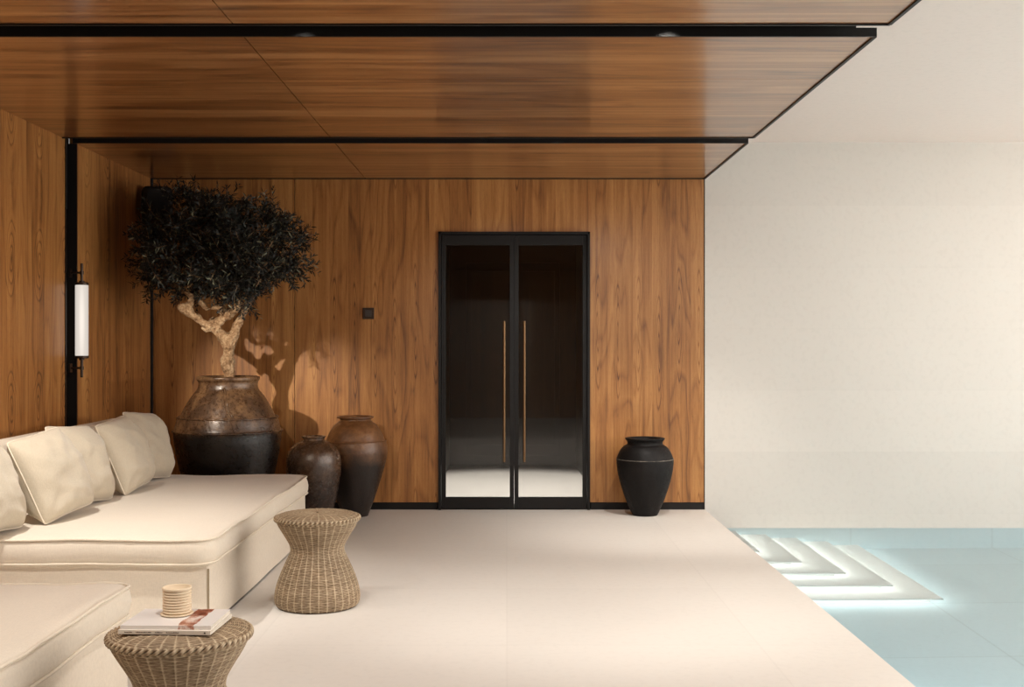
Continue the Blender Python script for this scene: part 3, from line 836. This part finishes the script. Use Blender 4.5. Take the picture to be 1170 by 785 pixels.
# ------------------------------------------------------------------ olive tree
TB = Vector((BJ[0], BJ[1], 0))
sT = F/BJ[1]
def tp(px, py, dy=0.0):
    """tree-local point from sketch measurements"""
    return Vector(((px-579)/sT - BJ[0], dy, EYE+(392.5-py)/sT))
tree = empty('olive_tree', (BJ[0], BJ[1], 0), label='gnarled olive tree with dark leafy crown, planted in the huge jar', cat='tree')
J = [  # id, pos, radius, parent
    (tp(262, 438), .054, None), (tp(262, 424), .050, 0), (tp(260, 414, -.01), .066, 1), (tp(262, 402), .046, 2), (tp(262, 390), .048, 3),
    (tp(252, 382, -.02), .044, 4), (tp(243, 374, -.04), .034, 5), (tp(232, 368, -.05), .030, 6), (tp(222, 360, -.06), .038, 7), (tp(213, 356, -.06), .046, 8), (tp(207, 348, -.08), .030, 9), (tp(222, 340, -.05), .022, 9), (tp(213, 334, -.03), .020, 11), (tp(203, 326, 0), .018, 12), (tp(186, 310, .03), .012, 13),
    (tp(206, 308, -.05), .014, 13), (tp(200, 280, -.05), .010, 15),
    (tp(269, 376, .02), .042, 4), (tp(274, 366, .01), .038, 17), (tp(279, 355, .0), .034, 18), (tp(284, 343, .03), .024, 19), (tp(292, 322, .06), .016, 20), (tp(302, 298, .08), .012, 21),
    (tp(262, 360, -.03), .034, 6), (tp(272, 353, -.05), .030, 23), (tp(278, 340, -.05), .020, 24), (tp(268, 318, -.06), .017, 25), (tp(262, 290, -.08), .013, 26), (tp(268, 255, -.08), .010, 27),
    (tp(250, 352, .0), .024, 23), (tp(236, 354, 0), .022, 29), (tp(224, 340, .06), .018, 30), (tp(228, 305, .12), .014, 31), (tp(222, 270, .15), .010, 32),
    (tp(300, 300, -.15), .013, 21), (tp(306, 262, .15), .010, 22), (tp(160, 290, -.1), .009, 14), (tp(284, 300, .2), .014, 20), (tp(278, 262, .24), .010, 37),
    (tp(244, 362, .0), .012, 6), (tp(238, 379, -.08), .020, 6), (tp(234, 374, -.10), .010, 40),
]
me = bpy.data.meshes.new('trunk'); me.from_pydata([j[0] for j in J], [(j[2], i) for i, j in enumerate(J) if j[2] is not None], []); me.update()
trunk = link('trunk', me, M['bark'], tree)
sk = trunk.modifiers.new('Skin', 'SKIN')
for i, j in enumerate(J):
    me.skin_vertices[0].data[i].radius = (j[1]*.92, j[1]*.92)
me.skin_vertices[0].data[0].use_root = True
ss = trunk.modifiers.new('Sub', 'SUBSURF'); ss.levels = 2; ss.render_levels = 2
tx = bpy.data.textures.new('gnarl', 'CLOUDS'); tx.noise_scale = .06; tx.noise_depth = 3
dm = trunk.modifiers.new('Displace', 'DISPLACE'); dm.texture = tx; dm.strength = .05; dm.mid_level = .5; dm.texture_coords = 'LOCAL'
# crown: twigs carrying opposite narrow leaves, clustered round clumps
rnd = random.Random(11)
clumps = []
cc = tp(245, 286)
AX, AZ, AY = 106/sT, 62/sT, .60
for _ in range(150):
    while True:
        u = Vector((rnd.uniform(-1, 1), rnd.uniform(-1, 1), rnd.uniform(-1, 1)))
        if .25 < u.length < 1: break
    # flat-bottomed dome, left lobe hangs a little lower
    z = u.z*AZ*(1.0 if u.z > 0 else .85)
    p = cc+Vector((u.x*AX*.92, u.y*AY*.9, z*.92))
    if u.x < -.25 and u.z < 0: p.z -= .04
    if u.x < -.42 and u.z > .15: p.z -= .10
    if u.x > .1 and u.z < 0: p.z -= .05
    clumps.append(p)
LV, LF, LT = [], [], []
TW = []
def leaf(p, d, nrm_, L, W, tone):
    s = d.cross(nrm_).normalized(); o = len(LV)
    a = p; b_ = p+d*L*.35+s*W; c = p+d*L+nrm_*L*.06; e = p+d*L*.35-s*W; f = p+d*L*.72+s*W*.7; g_ = p+d*L*.72-s*W*.7
    LV.extend([a, b_, f, c, g_, e]); LF.append((o, o+1, o+2, o+3)); LF.append((o, o+3, o+4, o+5)); LT.extend([tone]*6)
xlim = XL+.02-BJ[0]
def rv():
    return Vector((rnd.gauss(0, 1), rnd.gauss(0, 1), rnd.gauss(0, 1))).normalized()
for c in clumps:
    for _ in range(10):
        d = (rv()*1.0+(c-cc).normalized()*.55+Vector((0, 0, .25))).normalized()
        p = c+rv()*rnd.uniform(0, .10)
        Lt = rnd.uniform(.09, .19); n_ = int(Lt/.013)
        bend = rv()*.35; pts = []
        q = p.copy()
        for k in range(n_):
            t = k/n_
            dd = (d+bend*t).normalized(); q = q+dd*Lt/n_
            if q.x < xlim or q.y+BJ[1] > YB-.03: break
            pts.append(q.copy())
            side = dd.cross(rv()).normalized()
            for sgn in (-1, 1):
                ld = (dd*.75+side*sgn).normalized()
                tone = rnd.random()**1.6*.8
                if rnd.random() < .06: tone = 1.0  # a few pale leaves: highlights put into the leaf colour
                leaf(q, ld, rv(), rnd.uniform(.034, .058), rnd.uniform(.0040, .0062), tone)
        if len(pts) > 2 and rnd.random() < .5: TW.append(tube_mesh(pts, .0016, n=3))
me = bpy.data.meshes.new('foliage'); me.from_pydata([tuple(v) for v in LV], [], LF); me.update()
at = me.attributes.new('tone', 'FLOAT', 'POINT'); at.data.foreach_set('value', LT)
link('foliage', me, M['leaf'], tree)
# main branches inside the crown reaching the clumps
for c in rnd.sample(clumps, 70):
    src = min((j for j in J[13:]), key=lambda j: (j[0]-c).length)[0]
    mpt = (src+c)/2+rv()*.03
    TW.append(tube_mesh([src, (src+mpt)/2+rv()*.008, mpt, (mpt+c)/2+rv()*.01, c], lambda i: .007-.001*i, n=6))
raw('twigs', *join_meshes(TW), M['bark'], tree)

# ------------------------------------------------------------------ lights
def lamp(kind, name, loc, energy, color, target=None, **kw):
    d = bpy.data.lights.new(name, kind); d.energy = energy; d.color = color
    for k, v in kw.items(): setattr(d, k, v)
    o = bpy.data.objects.new(name, d); C.objects.link(o); o.location = loc
    if target is not None:
        o.rotation_euler = (Vector(target)-Vector(loc)).to_track_quat('-Z', 'Y').to_euler()
    return o
WARM = (1.0, .84, .66); SOFT = (1.0, .94, .87)
# track spots in the two dark ceiling slots and unseen ones out of frame
def spot(name, loc, e, col, tgt, ang, blend=.7, r=.03):
    lamp('SPOT', name, loc, e, col, tgt, spot_size=math.radians(ang), spot_blend=blend, shadow_soft_size=r)
spot('tree_spot', (-2.9, 5.6, 2.58), 560, (1.0, .88, .74), (-2.16, 8.75, 1.18), 24, .9, .025)
spot('jar_spot', (-1.9, 4.3, 2.78), 170, WARM, (-1.40, 9.2, .85), 17, .8, .03)
for x, e in ((-2.45, 250), (-.9, 60), (.75, 195)):
    spot('slot_spot', (x, 5.03, 2.90), e, SOFT, (x+(.1 if x < -2 else -.3), 6.05, .2), 64, .9, .03)
for x, e in ((.35, 60), (1.35, 160)):
    spot('slot_spot', (x, 7.765, 2.90), e, SOFT, (x+.02, 8.85, 0), 66, .9, .03)
for x, y, e in ((-2.2, 3.0, 150), (-.4, 3.0, 110), (1.1, 3.0, 60)):
    spot('deck_fill_spot', (x, y, 2.78), e, SOFT, (x, y+1.2, 0), 100, .9, .05)  # unseen spots added as overall fill for deck and daybeds
spot('wall_spot', (0, 4.3, 2.78), 210, SOFT, (-.1, 9.6, 1.2), 28, 1.0, .06)
spot('wall_spot', (1.2, 4.3, 2.78), 200, SOFT, (1.15, 9.6, 1.1), 34, 1.0, .06)
spot('wall_spot', (-1.0, 3.6, 2.78), 220, WARM, (-3.0, 6.4, 1.4), 36, 1.0, .06)
lamp('AREA', 'hall_fill_top', (4.6, 4.2, 3.08), 205, (1.0, .95, .90), (4.6, 4.2, 0), shape='RECTANGLE', size=3.5, size_y=6.0)  # unseen area light added as soft fill for hall and deck
lamp('AREA', 'hall_fill_up', (7.1, 5.2, 1.7), 275, (1.0, .87, .78), (4.8, 5.8, 3.1), shape='RECTANGLE', size=7.0, size_y=.4)  # unseen uplight added to warm and brighten the hall ceiling
lamp('SPOT', 'lobby_ceiling_spot', (.07, 10.6, 2.68), 560, (1, .96, .92), (.07, 11.2, 0), spot_size=math.radians(58), spot_blend=.5, shadow_soft_size=.05)
for x, y, z, L, rz in LEDS:
    d = bpy.data.lights.new('step_light', 'AREA'); d.shape = 'RECTANGLE'; d.size = L; d.size_y = .014; d.energy = 2.0*L; d.color = (1.0, .96, .90)
    o = bpy.data.objects.new('step_light', d); C.objects.link(o); o.location = (x, y, z)
    o.rotation_euler = (math.radians(-22), 0, 0) if rz == 0 else (0, math.radians(-22), 0)
    if rz: d.size, d.size_y = .014, L; d.energy *= .6
# unseen area lights added to brighten the pool below the water
for y in (1.5, 4.5, 7.5):
    lamp('AREA', 'underwater_fill', (PX-.03, y, -.5), 52, (.74, .97, 1.0), (2.0, y-.4, -1.0), shape='RECTANGLE', size=.9, size_y=.3)
lamp('AREA', 'underwater_fill', (XR+.02, 4.5, -.35), 20, (.96, .98, 1.0), (5, 4.5, -1.1), shape='RECTANGLE', size=2.8, size_y=.12)

W = bpy.data.worlds.new('world'); S.world = W; W.use_nodes = True
bg = W.node_tree.nodes['Background']; bg.inputs[0].default_value = (1.0, .96, .92, 1); bg.inputs[1].default_value = .68

# ------------------------------------------------------------------ camera and look
cd = bpy.data.cameras.new('camera'); cam = bpy.data.objects.new('camera', cd); C.objects.link(cam)
cam.location = (0, 0, EYE); cam.rotation_euler = (PI/2, 0, 0)
cd.sensor_width = 36; cd.lens = 36*F/1170; cd.shift_x = 6/1170; cd.shift_y = 0
cd.clip_start = .05
S.camera = cam
S.view_settings.view_transform = 'Standard'; S.view_settings.look = 'None'
S.view_settings.exposure = 0.0; S.view_settings.gamma = 1.0
S.cycles.use_denoising = True
try: S.cycles.denoiser = 'OPENIMAGEDENOISE'
except Exception: pass
S.cycles.max_bounces = 10; S.cycles.diffuse_bounces = 5; S.cycles.glossy_bounces = 4; S.cycles.transmission_bounces = 6; S.cycles.transparent_max_bounces = 12
S.cycles.sample_clamp_indirect = 6.0
S.cycles.caustics_reflective = False; S.cycles.caustics_refractive = True
